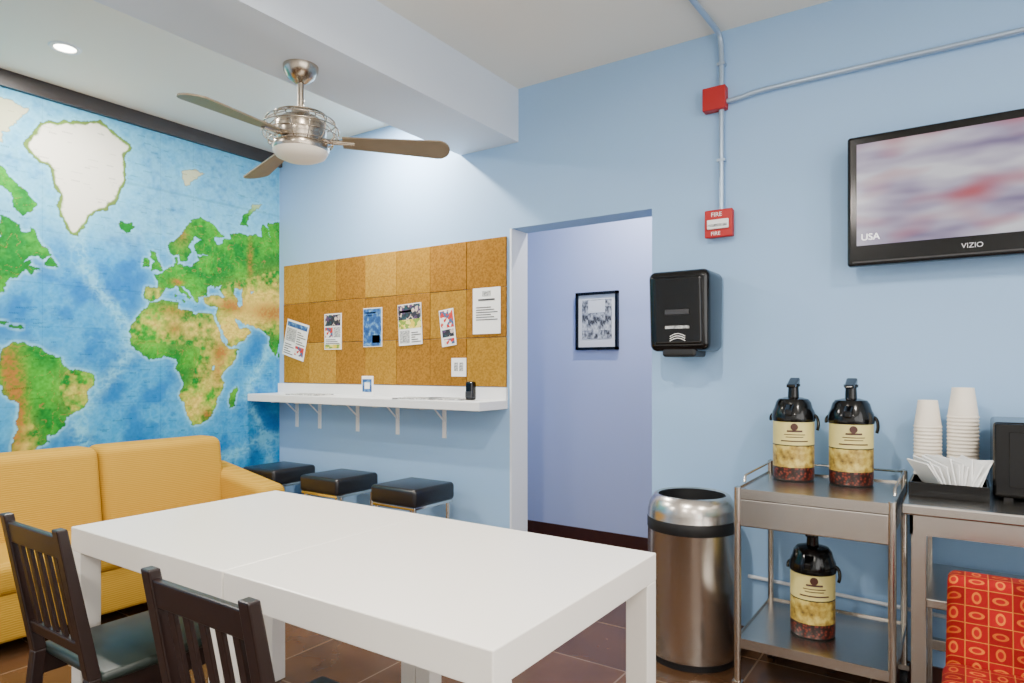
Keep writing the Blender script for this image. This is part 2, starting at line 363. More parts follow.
# ---------------------------------------------------------------- world map mural
K = 0.0107
def miller(lat):
    m = math.degrees(1.25*math.log(math.tan(math.pi/4+0.4*math.radians(lat))))
    return m+(.0071*(m-60)**2 if m > 60 else 0)
def toyz(lon, lat): return (2.02+K*(lon+17), 1.26+K*miller(max(-89, min(89, lat))))
LAND = [
 [(-168,66),(-156,71),(-140,70),(-128,70),(-115,68),(-108,68),(-96,68),(-94,72),(-90,69),(-85,69),(-82,67),(-87,64),(-94,61),(-93,58.5),(-88,56.5),(-82,55),(-82,52.5),(-80,51),(-79,52),(-79,55),(-77,56.5),(-78.5,58.5),(-77.5,62),(-74,62.3),(-70,61),(-69.5,59),(-66,58.5),(-64.5,60.3),(-62,57.5),(-60,55),(-57,53.5),(-56,52),(-60,50.2),(-66,50),(-69,48),(-65,49.2),(-64.5,48),(-65,46.5),(-61,45.5),(-66,43.6),(-67,44.8),(-70,43.5),(-70.5,41.7),(-74,40.7),(-76,37),(-76,35),(-81,31),(-80,26.5),(-81.5,25.5),(-83,29.5),(-90,29.5),(-97,27),(-97.5,22),(-94.5,18.3),(-90.5,21),(-87,21),(-88.5,16),(-83.3,15),(-83.5,11),(-79.5,9.5),(-77,8),(-80,7.5),(-85,10),(-92,14.5),(-105,20),(-110,27),(-114,31),(-110,24),(-117,33),(-124,40),(-124,48),(-134,57),(-150,61),(-160,56),(-165,61)],
 [(-62,66.5),(-68,63),(-72,65),(-73,68),(-80,70),(-89,71),(-88,73.5),(-80,73.7),(-74,71.5),(-68,69.5),(-62,67)],
 [(-77,77),(-90,77),(-90,81),(-80,83),(-66,82.4),(-72,80),(-77,78.5)],
 [(-80,75),(-92,75),(-92,76.5),(-80,76)], [(-117,69),(-102,69),(-105,73),(-117,73)],
 [(-59,47.7),(-53,46.7),(-53,48.5),(-56,51.5),(-58,50)],
 [(-85,22),(-77,20),(-74,20.2),(-79,22.8),(-83,23)], [(-74.3,18.5),(-68.5,18.3),(-70,19.8),(-73,19.9)],
 [(-44,60),(-49,61.5),(-52,64.5),(-54,67.5),(-51,70),(-55,71.5),(-58,75),(-66,76),(-69,78),(-64,79.5),(-60,81.4),(-45,82.4),(-32,83.4),(-22,82),(-16,81),(-20,79),(-20,75),(-23,72),(-25,70),(-32,68),(-38,65.7),(-41,63)],
 [(-24,65.5),(-22,64),(-18.5,63.4),(-14,65),(-16,66.4),(-20,66),(-22.5,66.4)],
 [(12,79.5),(15,77),(21,78.5),(27,80),(18,80)], [(52,71),(57,70.7),(58,73.5),(68,76.7),(60,76),(54,73.5)],
 [(-77,8.5),(-72,12),(-71.5,11),(-68,11.2),(-62,10.5),(-57,6),(-51.5,4.5),(-50,0),(-44,-2.5),(-40,-3),(-35.3,-5.3),(-35,-9),(-39,-13),(-39,-18),(-41,-22),(-45,-23.5),(-48.5,-26),(-50,-30),(-54,-34.5),(-58,-34),(-57,-37),(-62,-39),(-65,-41),(-65,-45),(-68,-47),(-69,-51),(-68,-53.5),(-66,-55),(-71,-54.5),(-75,-51),(-74,-45),(-73.5,-38),(-71.5,-31),(-70.5,-24),(-70.3,-18.3),(-76,-14),(-79,-8),(-81.3,-5),(-80,-2.5),(-80,1),(-77.5,4)],
 [(-6,35.8),(-10,30.5),(-13,27.5),(-17,21),(-16.5,16),(-17.4,14.7),(-16.5,12),(-13.3,8.8),(-11,6.7),(-7.5,4.4),(-3,5),(2,6.3),(5,5.5),(6.5,4.3),(9,4),(9.5,1),(9,-1),(12,-5),(13.5,-9),(12.5,-13),(12,-17.5),(14.5,-22.5),(15.5,-27.5),(18,-32),(18.5,-34.3),(20,-34.8),(25.5,-34),(29,-32),(32.5,-28.5),(35.5,-24),(35,-20),(39.5,-16.5),(40.5,-11),(39,-6.5),(41.5,-2),(46,2.5),(51,11.8),(44,10.5),(43,12.5),(39,16),(37,21),(34,27),(32.5,29.9),(32,31.2),(25,31.7),(20,31),(20,32.7),(15.5,32.3),(11,33.8),(10.5,37),(3,37),(-2,35.2)],
 [(44,-25),(47,-25),(50.3,-15.5),(49,-12),(44.5,-16.5),(43.5,-22)],
 [(-9,37),(-9.3,43.2),(-1.8,43.4),(-1.2,46),(-4.7,48.3),(-1.6,48.7),(2,51),(4.5,52.5),(8.5,53.7),(8,57),(10.5,57.5),(10,54.5),(14,54),(19,54.4),(21,57),(24,57.2),(23.5,59.2),(30,59.8),(23,60),(21.3,61),(21.5,63),(25.3,65),(22,65.8),(17.5,62),(18.5,60),(16.5,57),(14.2,55.5),(12.8,55.6),(11,59),(8,58),(5.3,59),(5,62),(11,64.5),(14.5,68),(19,70),(25.5,71),(31,70.2),(41,67),(38,66.3),(34,66.5),(35,64.3),(39,64.7),(40.5,66.3),(44,66.2),(44,68.3),(54,68.5),(60,68.8),(67,68.7),(68,72),(73,71.5),(74,67.5),(72.5,72.8),(81,73.5),(87,75.2),(104,77.5),(113,74),(128,72.5),(128,22),(91,22.7),(87,21.5),(80.3,15),(80,10.5),(77.5,8),(73,16),(72.5,21),(69,22),(66.5,25.2),(57,26.5),(54,26.7),(50,30),(48,30),(50,26.5),(51.5,25),(56.3,25.5),(59.8,22.5),(55,17),(45,12.8),(43,14),(42.5,17),(39,21.5),(35,28),(34.3,31.3),(36,36),(30.5,36.5),(27,37),(26.5,40),(31,41.3),(36,41.5),(41.5,41.8),(37.5,45),(39,47.2),(35,46.2),(33.5,44.5),(32,46.5),(29,45),(28,42.5),(28.5,41),(23.5,40.5),(24,38),(22.5,36.6),(19.5,40.5),(19,42),(14,45.2),(12.5,44.5),(16,41.8),(18.3,40),(16.5,38.3),(15.7,40),(12,42),(9,44.3),(4.5,43.4),(3,42),(0,39),(-2,36.8),(-5.5,36.1)],
 [(-5.5,50),(1.3,51.2),(0.3,53),(-2,55.8),(-2,57.5),(-5,58.5),(-5.5,56),(-3,54.8),(-4.5,53.2),(-5,52)],
 [(-10,51.7),(-6.3,52.2),(-6,54.5),(-8.5,55.2),(-10,54)],
 [(12.5,38),(15.2,38.2),(15,36.8)], [(8.3,39),(9.7,39.2),(9.5,41),(8.3,40.8)], [(80,9.5),(80,6.2),(81.8,7)],
]
SEA = [[(49,46.5),(53,46.8),(53,42),(54,37),(50,37.5),(49,41.5),(47.5,43.5)], [(58.5,46),(61.5,46),(60,44)],
       [(32,0.3),(34,0.3),(33.5,-2.5),(32,-2)]]
Y0m, Y1m, Z0m, Z1m = 0.30, 3.075, 0.40, 2.715
st = 0.0038
ny = int((Y1m-Y0m)/st); nz = int((Z1m-Z0m)/st)
ys = np.linspace(Y0m, Y1m, ny); zs = np.linspace(Z0m, Z1m, nz)
YY, ZZ = np.meshgrid(ys, zs)
rng = np.random.RandomState(7)
def vn(A, B, sc, seed):
    r = np.random.RandomState(seed).rand(256, 256)
    a = A/sc+500; b = B/sc+500
    ia = np.floor(a).astype(int); ib = np.floor(b).astype(int)
    fa = a-ia; fb = b-ib; fa = fa*fa*(3-2*fa); fb = fb*fb*(3-2*fb)
    g = lambda i, j: r[i % 256, j % 256]
    return (g(ia, ib)*(1-fa)+g(ia+1, ib)*fa)*(1-fb)+(g(ia, ib+1)*(1-fa)+g(ia+1, ib+1)*fa)*fb
def fbm(A, B, sc, seed):
    return (vn(A, B, sc, seed)+.5*vn(A, B, sc/2, seed+1)+.25*vn(A, B, sc/4, seed+2))/1.75
PY = YY+(fbm(YY, ZZ, .032, 1)-.5)*.034; PZ = ZZ+(fbm(YY, ZZ, .032, 11)-.5)*.034
def PX_lt(ax, ay, bx, by): return PY < (bx-ax)*(PZ-ay)/(by-ay)+ax
def inside(poly):
    p = [toyz(*q) for q in poly]; r = np.zeros(YY.shape, bool); n = len(p)
    for i in range(n):
        (ax, ay), (bx, by) = p[i], p[(i+1) % n]
        if ay == by: continue
        r ^= ((ay > PZ) != (by > PZ)) & (PX_lt(ax, ay, bx, by))
    return r
land = np.zeros(YY.shape, bool)
for P in LAND: land |= inside(P)
green = inside(LAND[8])
for P in SEA: land &= ~inside(P)
ant = PZ < 1.26+K*miller(-71)
land |= ant
def blur(a, n):
    for ax in (0, 1):
        c = np.cumsum(np.pad(a, [(n+1, n) if k == ax else (0, 0) for k in (0, 1)], mode='edge'), axis=ax)
        a = (np.take(c, range(2*n+1, c.shape[ax]), axis=ax)-np.take(c, range(0, c.shape[ax]-2*n-1), axis=ax))/(2*n+1)
    return a
lf = land.astype(float); shelf = blur(lf, 5); wide = blur(blur(lf, 12), 12); inner = blur(blur(green.astype(float), 5), 4)
LON = (YY-2.02)/K-17
mdeg = (ZZ-1.26)/K
c_ = .0071
mdeg = np.where(mdeg > 60, 60+(-1+np.sqrt(np.maximum(0, 1+4*c_*(mdeg-60))))/(2*c_), mdeg)
LAT = np.degrees((np.arctan(np.exp(np.radians(mdeg)/1.25))-math.pi/4)/0.4)
n1 = fbm(YY, ZZ, .12, 21); n2 = fbm(YY, ZZ, .03, 31); n3 = fbm(YY, ZZ, .012, 41)
def ridged(sc, sd): return np.clip(1-np.abs(2*fbm(YY, ZZ, sc, sd)-1)*3.2, 0, 1)
rel = ridged(.06, 51)*.5+ridged(.025, 55)*.4
def L3(r, g, b): return np.array([lin(r), lin(g), lin(b)])
def lerp(a, b, t): return a*(1-t[..., None])+b*t[..., None]
def gs(lo, la, so, sa): return np.exp(-((LON-lo)/so)**2-((LAT-la)/sa)**2)
one = np.ones(YY.shape)
deep = L3(18, 108, 174); mid = L3(34, 138, 196); sh = L3(112, 192, 222)
col = lerp(deep*one[..., None], mid, np.clip((n1-.32)*3.0, 0, 1))
col = lerp(col, L3(84, 172, 216), np.clip(rel*.5, 0, .5)*np.clip((n1-.3)*4, 0.1, 1))
ridge = np.exp(-((LON+30-13*np.sin(LAT/14.0+.6))/4.5)**2)*(LAT < 64)
ridge2 = np.exp(-((LON-66-8*np.sin(LAT/12.0))/4)**2)*(LAT < 15)+np.exp(-((LAT+50+5*np.sin(LON/16))/3.5)**2)
col = lerp(col, sh, np.clip((ridge+ridge2)*(.2+1.0*rel), 0, .8))
col = lerp(col, L3(150, 214, 232), np.clip((shelf-.05)*1.7, 0, .85))
col = lerp(col, sh, np.clip(wide*.9, 0, .45)*np.clip(.3+n2, 0, 1))
col = lerp(col, L3(116, 192, 222), np.clip((LAT-54)/14, 0, .75)*np.clip(.35+n2, 0, 1))
col = col*(0.86+0.28*n3)[..., None]
g1 = L3(14, 116, 40); g2 = L3(62, 158, 40); tan = L3(206, 184, 84); br = L3(150, 98, 44)
lc = lerp(g1*one[..., None], g2, np.clip((n1-.35)*2.5+(n2-.5), 0, 1))
des = np.clip(gs(12, 23, 30, 8)*.5+gs(47, 24, 12, 9)*.9+gs(60, 41, 16, 7)*.8+gs(20, -24, 8, 8)*.8+gs(-44, -12, 7, 10)*.4
              + gs(40, 4, 9, 14)*.55+gs(-68, -42, 5, 12)*.8+gs(32, -8, 10, 14)*.4+gs(62, 33, 12, 8)+gs(85, 40, 20, 12)*.9+gs(35, 39, 9, 3)*.7+gs(-4, 40, 5, 3)*.5, 0, 1)
lc = lerp(lc, tan, np.clip(des*1.15+(n2-.5)*1.4*(des > .1), 0, 1))
mt = np.clip(gs(-71, -20, 4, 22)+gs(-75, 0, 3, 10)+gs(38, 9, 5, 5)+gs(75, 35, 14, 5)+gs(45, 37, 9, 4)+gs(8, 32, 10, 3)*.6+gs(10, 46.5, 4, 1.5)+gs(59, 60, 2, 8)*.6+gs(36, -3, 3, 8)*.6+gs(29, -29, 3, 3)*.8+gs(8, 22, 5, 4)*.6+gs(12, 66, 5, 5)*.5, 0, 1)
lc = lerp(lc, br, np.clip(mt*(n3*1.9), 0, .95))
lc = lc*(0.62+0.75*n3)[..., None]
cell = fbm(YY+.03*(n2-.5), ZZ, .13, 61); bd = (np.abs((cell*6) % 1-.5) < .02)
lc = np.where(bd[..., None] & (~green)[..., None], lerp(lc, L3(170, 90, 70), one*.4), lc)
ice = np.clip((inner-.74)*6+(n2-.5)*1.8, 0, 1)*green
lc = lerp(lc, L3(226, 224, 210), ice)
lc = np.where(green[..., None] & (ice < .5)[..., None], lerp(lc, L3(120, 124, 66), one*.6), lc); lc[ant] = L3(236, 240, 240)
lc = lerp(lc, L3(210, 206, 178), np.clip((LAT-74)/4, 0, .8)*(~green))
col = np.where(land[..., None], lc, col)
edge = (np.abs(blur(lf, 1)-.5) < .3)
col = np.where(edge[..., None], col*.68, col)
d = np.abs((LON+1000) % 20); line = (d < .2) & (~land); col = np.where(line[..., None], col*.84, col)
for la in (-40, -20, 0, 20, 40, 60, 75):
    line = (np.abs(LAT-la) < .2) & (~land); col = np.where(line[..., None], col*.84, col)
for k in range(600):
    i = rng.randint(5, nz-5); j = rng.randint(5, ny-24); wdt = rng.randint(5, 16)
    col[i:i+rng.randint(1, 3), j:j+wdt:2] *= .5
verts = np.stack([np.full(YY.size, 0.0), YY.ravel(), ZZ.ravel()], 1)
ii, jj = np.meshgrid(np.arange(nz-1), np.arange(ny-1), indexing='ij')
a = (ii*ny+jj).ravel()
faces = np.stack([a, a+1, a+1+ny, a+ny], 1)
me = bpy.data.meshes.new('world_map_mural')
me.vertices.add(len(verts)); me.vertices.foreach_set('co', verts.astype(np.float32).ravel())
me.loops.add(faces.size); me.loops.foreach_set('vertex_index', faces.astype(np.int32).ravel())
me.polygons.add(len(faces)); me.polygons.foreach_set('loop_start', (np.arange(len(faces))*4).astype(np.int32))
me.update(calc_edges=True); me.validate()
at = me.color_attributes.new('mapcol', 'FLOAT_COLOR', 'POINT')
rgba = np.concatenate([np.clip(col.reshape(-1, 3), 0, 1), np.ones((YY.size, 1))], 1).astype(np.float32)
at.data.foreach_set('color', rgba.ravel())
mm = mat('map_print', (1, 1, 1, 1), 0.7, spec=.12)
an = mm.node_tree.nodes.new('ShaderNodeVertexColor'); an.layer_name = 'mapcol'
mm.node_tree.links.new(an.outputs['Color'], mm.node_tree.nodes['Principled BSDF'].inputs['Base Color'])
finish('world_map_mural', me, mm, loc=(XL+.003, 0, 0))

# ---------------------------------------------------------------- cork board with notices
cb = empty('cork_board', (-3.1, 3.07, 1.56))
cw = (4.09-2.125)/7; ch = (1.99-1.143)/3
for i in range(7):
    for j in range(3):
        x0 = -4.09+i*cw; z0 = 1.143+j*ch
        box('tile_%d_%d' % (i, j), x0+.001, x0+cw-.001, YB-.012-.0015*((i+j) % 2), YB-.001, z0+.001, z0+ch-.001,
            CORKS[(i*2+j*(i+1)) % 3] if i < 4 else CORKS[1 if (i+j) % 3 else 0], cb, bevel=.002, seg=1)
def leaflet(name, x0, x1, z0, z1, parts, rot=0.0):
    cx, cz = (x0+x1)/2, (z0+z1)/2
    e = empty(name, (cx, YB-.016, cz)); w_, h_ = x1-x0, z1-z0
    box('sheet', x0, x1, YB-.018, YB-.0145, z0, z1, M_paper, e)
    for k, (a0, a1, b0, b1, m) in enumerate(parts):
        box('print_%d' % k, x0+a0*w_, x0+a1*w_, YB-.0195, YB-.018, z0+b0*h_, z0+b1*h_, m, e)
    e.rotation_euler = (0, rot, 0)
    return e
def lines(a0, a1, b0, b1, n): return [(a0, a1-.12*((k*7) % 3), b0+(b1-b0)*k/n, b0+(b1-b0)*(k+.35)/n, M_ink) for k in range(n)]
leaflet('flyer', -3.64, -3.47, 1.375, 1.62, [(0.05, .95, .66, .97, M_pdark), (.05, .5, .34, .62, M_pred), (.55, .95, .34, .62, M_pgrey), (.05, .95, .03, .14, M_pyel)]+lines(.08, .9, .16, .32, 3))
leaflet('flyer', -3.26, -3.09, 1.387, 1.64, [(0.02, .98, .02, .98, M_pblue)]+[(.12, .7, .86, .89, M_paper), (.12, .5, .79, .81, M_paper), (.5, .9, .1, .3, M_pgrey)])
leaflet('flyer', -2.945, -2.75, 1.393, 1.649, [(0.02, .98, .62, .98, M_pdark), (.02, .98, .40, .62, M_pyel), (.05, .48, .05, .36, M_pgrey), (.1, .6, .8, .85, M_paper)]+lines(.55, .95, .06, .34, 5), -0.05)
leaflet('flyer', -2.60, -2.49, 1.38, 1.60, [(0.05, .95, .5, .97, M_pred), (.1, .9, .25, .45, M_pdark), (.2, .9, .05, .2, M_pred)], -0.12)
leaflet('notice_sheet', -2.355, -2.16, 1.445, 1.709, [(.35, .65, .82, .93, M_pgrey), (.2, .8, .72, .76, M_ink)]+lines(.12, .9, .3, .62, 6))
leaflet('note_card', -2.515, -2.405, 1.2, 1.309, [(.2, .45, .3, .75, M_pgrey), (.55, .8, .3, .75, M_pgrey)])
leaflet('brochure', -4.07, -3.83, 1.32, 1.58, [(.04, .96, .82, .95, M_pblue), (.05, .5, .42, .78, M_pgrey), (.55, .95, .1, .35, M_pred)]+lines(.55, .95, .4, .78, 6)+lines(.05, .48, .06, .38, 5), 0.25)  # brochures, drawn as a single flyer pinned to the board

# ---------------------------------------------------------------- wall shelf
sh_ = empty('wall_shelf', (-3.1, 2.95, 1.05))
box('top', XL+.005, -2.12, 2.81, YB-.001, 1.02, 1.07, M_shelfw, sh_, bevel=.004)
box('upstand', XL+.005, -2.12, YB-.02, YB-.001, 1.07, 1.14, M_shelfw, sh_)
for k, x in enumerate((-3.95, -3.705, -3.327, -2.964, -2.58)):
    box('bracket_wall_%d' % k, x-.014, x+.014, YB-.008, YB-.001, .83, 1.02, M_shelfw, sh_)
    box('bracket_arm_%d' % k, x-.014, x+.014, 2.87, YB-.001, 1.012, 1.02, M_shelfw, sh_)
    tube('bracket_brace_%d' % k, [(x, YB-.008, .93), (x, 2.98, 1.012)], .005, M_shelfw, sh_)
sg = empty('table_sign', (-3.08, 2.93, 1.07))
box('panel', -3.14, -3.04, 2.935, 2.943, 1.071, 1.20, M_paper, sg, bevel=.003)
box('print', -3.13, -3.05, 2.933, 2.935, 1.10, 1.18, M_pblue, sg)
box('logo', -3.11, -3.065, 2.932, 2.933, 1.12, 1.16, M_paper, sg)
ph = empty('desk_speaker', (-2.28, 2.95, 1.07))
box('body', -2.31, -2.26, 2.93, 2.975, 1.07, 1.175, M_black, ph, bevel=.012)
box('face', -2.305, -2.265, 2.927, 2.931, 1.085, 1.12, M_grey, ph)
for (x, y) in ((-3.62, 2.92), (-2.62, 2.9), (-2.45, 2.95)):
    b = box('paper_sheets', x-.14, x+.14, y-.08, y+.08, 1.0705, 1.078, M_pgrey, bevel=.001); b.rotation_euler = (0, 0, .1)

# ---------------------------------------------------------------- stools
for sx_ in (-3.78, -3.19, -2.58):
    e = empty('cushioned_stool', (sx_, 2.80, 0))
    r = .17
    box('cushion', sx_-r, sx_+r, 2.80-r, 2.80+r, .50, .60, M_vinyl, e, bevel=.022, seg=4, smooth=True)
    box('frame', sx_-r+.01, sx_+r-.01, 2.80-r+.01, 2.80+r-.01, .485, .503, M_chrome, e, bevel=.004)
    for k, (dx, dy) in enumerate(((-1, -1), (1, -1), (1, 1), (-1, 1))):
        lathe('leg_%d' % k, [(0, 0), (.013, 0), (.013, .49), (0, .49)], (sx_+dx*(r-.03), 2.80+dy*(r-.03), 0), M_chrome, e, seg=20)
    ring('foot_ring', (sx_, 2.80, .2), r*.98-.01, .007, M_chrome, e)

# ---------------------------------------------------------------- sofa
so = empty('sofa', (-3.8, 1.3, 0))
box('base', -4.10, -3.42, .15, 2.58, .06, .27, M_sofa, so, bevel=.02, smooth=True)
yb = [.35, 1.04, 1.74, 2.43]
for k in range(3):
    box('seat_cushion_%d' % k, -3.90, -3.40, yb[k]+.004, yb[k+1]-.004, .265, .41, M_sofa, so, bevel=.045, seg=5, smooth=True)
    y0, y1 = yb[k]+.002, yb[k+1]+(.03 if k == 2 else -.002)
    hexa('back_cushion_%d' % k, [(-4.10, y0, .25), (-3.80, y0, .25), (-3.80, y1, .25), (-4.10, y1, .25),
                                 (-4.10, y0, .82), (-3.89, y0, .82), (-3.89, y1, .82), (-4.10, y1, .82)], M_sofa, so, bevel=.05, seg=6, smooth=True)
for k, (y0, y1) in enumerate(((.15, .35), (2.42, 2.60))):
    hexa('arm_%d' % k, [(-4.09, y0, .06), (-3.43, y0, .06), (-3.43, y1, .06), (-4.09, y1, .06),
                        (-4.09, y0, .65), (-3.42, y0, .54), (-3.42, y1, .54), (-4.09, y1, .65)], M_sofa, so, bevel=.05, seg=6, smooth=True)
for k, (x, y) in enumerate(((-4.03, .22), (-3.5, .22), (-4.03, 2.5), (-3.5, 2.5))):
    box('foot_%d' % k, x-.025, x+.025, y-.025, y+.025, 0, .065, M_dkwood, so)

# ---------------------------------------------------------------- dining tables (two pushed together)
for (x0, x1) in ((-2.33, -1.512), (-1.508, -.69)):
    y0, y1 = .955, 1.71
    e = empty('dining_table', ((x0+x1)/2, (y0+y1)/2, 0))
    box('top', x0, x1, y0, y1, .675, .75, M_table, e, bevel=.003, seg=2)
    for k, (x, y) in enumerate(((x0, y0), (x1-.062, y0), (x1-.062, y1-.062), (x0, y1-.062))):
        box('leg_%d' % k, x+.0005, x+.0615, y+.0005, y+.0615, 0, .675, M_table, e, bevel=.002, seg=2)

# ---------------------------------------------------------------- dining chairs
def chair(cx, cy):
    e = empty('dining_chair', (cx, cy, 0)); hw = .165
    f = lambda z: cy+.0+(.84-z)*.19
    for k, sgn in enumerate((-1, 1)):
        x = cx+sgn*hw
        post('back_post_%d' % k, (x, f(.44), .44), (.034, .034), (x, f(.845), .845), (.034, .026), M_chair, e)
        post('rear_leg_%d' % k, (x, f(.44)-.05, 0), (.03, .032), (x, f(.44), .442), (.034, .034), M_chair, e)
        post('front_leg_%d' % k, (x, cy+.43, 0), (.03, .03), (x, cy+.43, .425), (.036, .036), M_chair, e)
        box('side_rail_%d' % k, x-.012, x+.012, f(.42), cy+.42, .37, .425, M_chair, e)
        box('stretcher_%d' % k, x-.009, x+.009, f(.42)-.03, cy+.42, .18, .205, M_chair, e)
    post('top_rail', (cx, f(.765), .765), (2*hw-.02, .02), (cx, f(.825), .825), (2*hw-.02, .018), M_chair, e)
    post('low_rail', (cx, f(.50), .50), (2*hw-.02, .02), (cx, f(.535), .535), (2*hw-.02, .02), M_chair, e)
    for k in range(5):
        x = cx-hw+.055+k*(2*hw-.11)/4
        post('slat_%d' % k, (x, f(.53), .53), (.024, .01), (x, f(.77), .77), (.024, .01), M_chair, e, .002)
    box('front_rail', cx-hw, cx+hw, cy+.418, cy+.44, .37, .425, M_chair, e)
    box('seat', cx-hw-.022, cx+hw+.022, f(.45)+.015, cy+.455, .423, .452, M_seat, e, bevel=.012, seg=3, smooth=True)
chair(-2.045, .745)
chair(-1.20, .705)

# ---------------------------------------------------------------- ceiling fan
fx, fy = -2.287, 1.80
fan = empty('ceiling_fan', (fx, fy, 2.505))
lathe('canopy', [(0, 0), (.072, 0), (.070, -.02), (.052, -.05), (.02, -.07), (0, -.07)], (fx, fy, 2.505), M_nickel, fan)
lathe('downrod', [(.013, 0), (.013, -.14)], (fx, fy, 2.445), M_nickel, fan, seg=24)
lathe('motor', [(0, .135), (.03, .135), (.035, .115), (.075, .10), (.10, .075), (.105, .04), (.095, .0), (.085, -.03), (0, -.03)], (fx, fy, 2.19), M_nickel, fan)
lathe('light_bowl', [(.112, .03), (.116, .015), (.112, 0), (.10, -.02), (.07, -.034), (.03, -.040), (0, -.041)], (fx, fy, 2.150), [M_nickel, M_bowl], fan, idx=[0, 0, 1, 1, 1, 1])
for k, (R, z) in enumerate(((.06, 2.315), (.105, 2.30), (.14, 2.275), (.155, 2.245), (.152, 2.215), (.13, 2.185))):
    ring('cage_ring_%d' % k, (fx, fy, z), R, .0026, M_nickel, fan)
for k in range(14):
    a = 2*math.pi*k/14; prof = [(.06, 2.315), (.105, 2.30), (.14, 2.275), (.155, 2.245), (.152, 2.215), (.13, 2.185), (.10, 2.175)]
    tube('cage_wire_%d' % k, [(fx+r*math.cos(a), fy+r*math.sin(a), z) for r, z in prof], .0022, M_nickel, fan, smooth_path=True)
for k, (ang, L1, dz, pit) in enumerate(((43, .62, -.012, -17), (163, .61, -.02, -14), (283, .60, -.032, -8))):
    out = []
    L0 = .17
    for i in range(13):
        t = i/12; r = L0+(L1-.05-L0)*t; out.append((r, -(.036+.026*t)))
    for i in range(1, 10):
        q = -math.pi/2+math.pi*i/10; out.append((L1-.05+.05*math.cos(q), .062*math.sin(q)))
    for i in range(13):
        t = 1-i/12; r = L0+(L1-.05-L0)*t; out.append((r, .036+.026*t))
    bm = bmesh.new(); vs = [bm.verts.new((x, y, 0)) for x, y in out]; f = bm.faces.new(vs)
    ex = bmesh.ops.extrude_face_region(bm, geom=[f])
    for v in ex['geom']:
        if isinstance(v, bmesh.types.BMVert): v.co.z += .006
    bmesh.ops.recalc_face_normals(bm, faces=bm.faces)
    R = Matrix.Rotation(math.radians(ang), 4, 'Z') @ Matrix.Rotation(-dz/.5, 4, 'Y') @ Matrix.Rotation(math.radians(pit), 4, 'X')
    bmesh.ops.transform(bm, matrix=R, verts=bm.verts)
    me = bpy.data.meshes.new('blade'); bm.to_mesh(me); bm.free()
    finish('blade_%d' % k, me, M_blade, fan, loc=(fx, fy, 2.198))
    ca, sa = math.cos(math.radians(ang)), math.sin(math.radians(ang))
    tube('blade_arm_%d' % k, [(fx+.09*ca, fy+.09*sa, 2.20), (fx+.15*ca, fy+.15*sa, 2.20+dz*.3), (fx+.22*ca, fy+.22*sa, 2.20+dz*.45)], .011, M_nickel, fan)

# ---------------------------------------------------------------- downlights, most of them added out of view
LP = [(-3.6, 1.45, 46), (-2.80, 2.74, 46), (-3.4, -.4, 44), (-.9, .9, 50), (.9, 1.2, 40), (-.9, -1.1, 44), (.9, -1.1, 36), (-1.7, 3.75, 30)]  # first is in view, next inferred; the rest unseen, added to light the rooms
for (x, y, p) in LP:
    e = empty('real_or_added_downlight', (x, y, ZC))
    lathe('trim_ring', [(.045, 0), (.048, -.006), (.065, -.006), (.07, 0)], (x, y, ZC), M_trimw, e)
    lathe('lens', [(0, -.003), (.045, -.003)], (x, y, ZC), M_glow, e)
    ld = bpy.data.lights.new('lamp', 'AREA'); ld.shape = 'DISK'; ld.size = .09; ld.energy = p; ld.color = (1, .93, .84)
    if y > 3.2: ld.color = (1, .97, .96)
    lo = bpy.data.objects.new('lamp', ld); COL.objects.link(lo); lo.location = (x, y, ZC-.012)
    lo.parent = e; lo.matrix_parent_inverse = Matrix.Translation((-x, -y, -ZC))

# ---------------------------------------------------------------- trash can
tx, ty = -.985, 2.845
lathe('trash_can', [(0, .0), (.183, 0), (.183, .025), (.188, .03), (.188, .555), (.190, .56), (.190, .60), (.188, .605), (.188, .63), (.18, .665),
                    (.160, .70), (.150, .705), (.142, .70), (.140, .60), (.14, .3), (0, .3)], (tx, ty, 0),
      [M_blackm, M_steel], idx=[0, 0, 0, 1, 0, 0, 0, 1, 1, 1, 1, 1, 0, 0, 0], seg=64)

# ---------------------------------------------------------------- steel cart
ct = empty('utility_cart', (-.445, 2.76, 0))
cx0, cx1, cy0, cy1 = -.70, -.19, 2.50, 3.02
for k, (x, y) in enumerate(((cx0, cy0), (cx1, cy0), (cx1, cy1), (cx0, cy1))):
    xx = x+(.006 if x < -.4 else -.006); yy = y+(.006 if y < 2.7 else -.006); t_ = .81 if y < 2.7 else .85
    lathe('post_%d' % k, [(0, .09), (.0125, .09), (.0125, t_), (0, t_+.005)], (xx, yy, 0), M_steel, ct, seg=20)
    lathe('caster_%d' % k, [(0, -.012), (.035, -.012), (.038, -.006), (.038, .006), (.035, .012), (0, .012)], (xx, yy, .038), M_blackm, ct, seg=24, rot=(0, math.pi/2, 0))
    box('caster_fork_%d' % k, xx-.018, xx+.018, yy-.015, yy+.015, .075, .095, M_steel, ct)
def tray(nm, z, lip):
    box(nm+'_deck', cx0, cx1, cy0, cy1, z-.006, z-.001, M_steelH, ct)
    box(nm+'_lip_f', cx0, cx1, cy0-.002, cy0+.002, z-lip, z+.006, M_steelH, ct)
    box(nm+'_lip_b', cx0, cx1, cy1-.002, cy1+.002, z-lip, z+.006, M_steelH, ct)
    box(nm+'_lip_l', cx0-.002, cx0+.002, cy0, cy1, z-lip, z+.006, M_steelH, ct)
    box(nm+'_lip_r', cx1-.002, cx1+.002, cy0, cy1, z-lip, z+.006, M_steelH, ct)
tray('top', .80, .03); tray('lower', .25, .03)
box('drawer_case', cx0+.012, cx1-.012, cy0+.012, cy1-.05, .665, .79, M_steelH, ct, bevel=.002)
box('drawer_front', cx0+.016, cx1-.016, cy0+.0, cy0+.014, .668, .768, M_steelH, ct, bevel=.004)
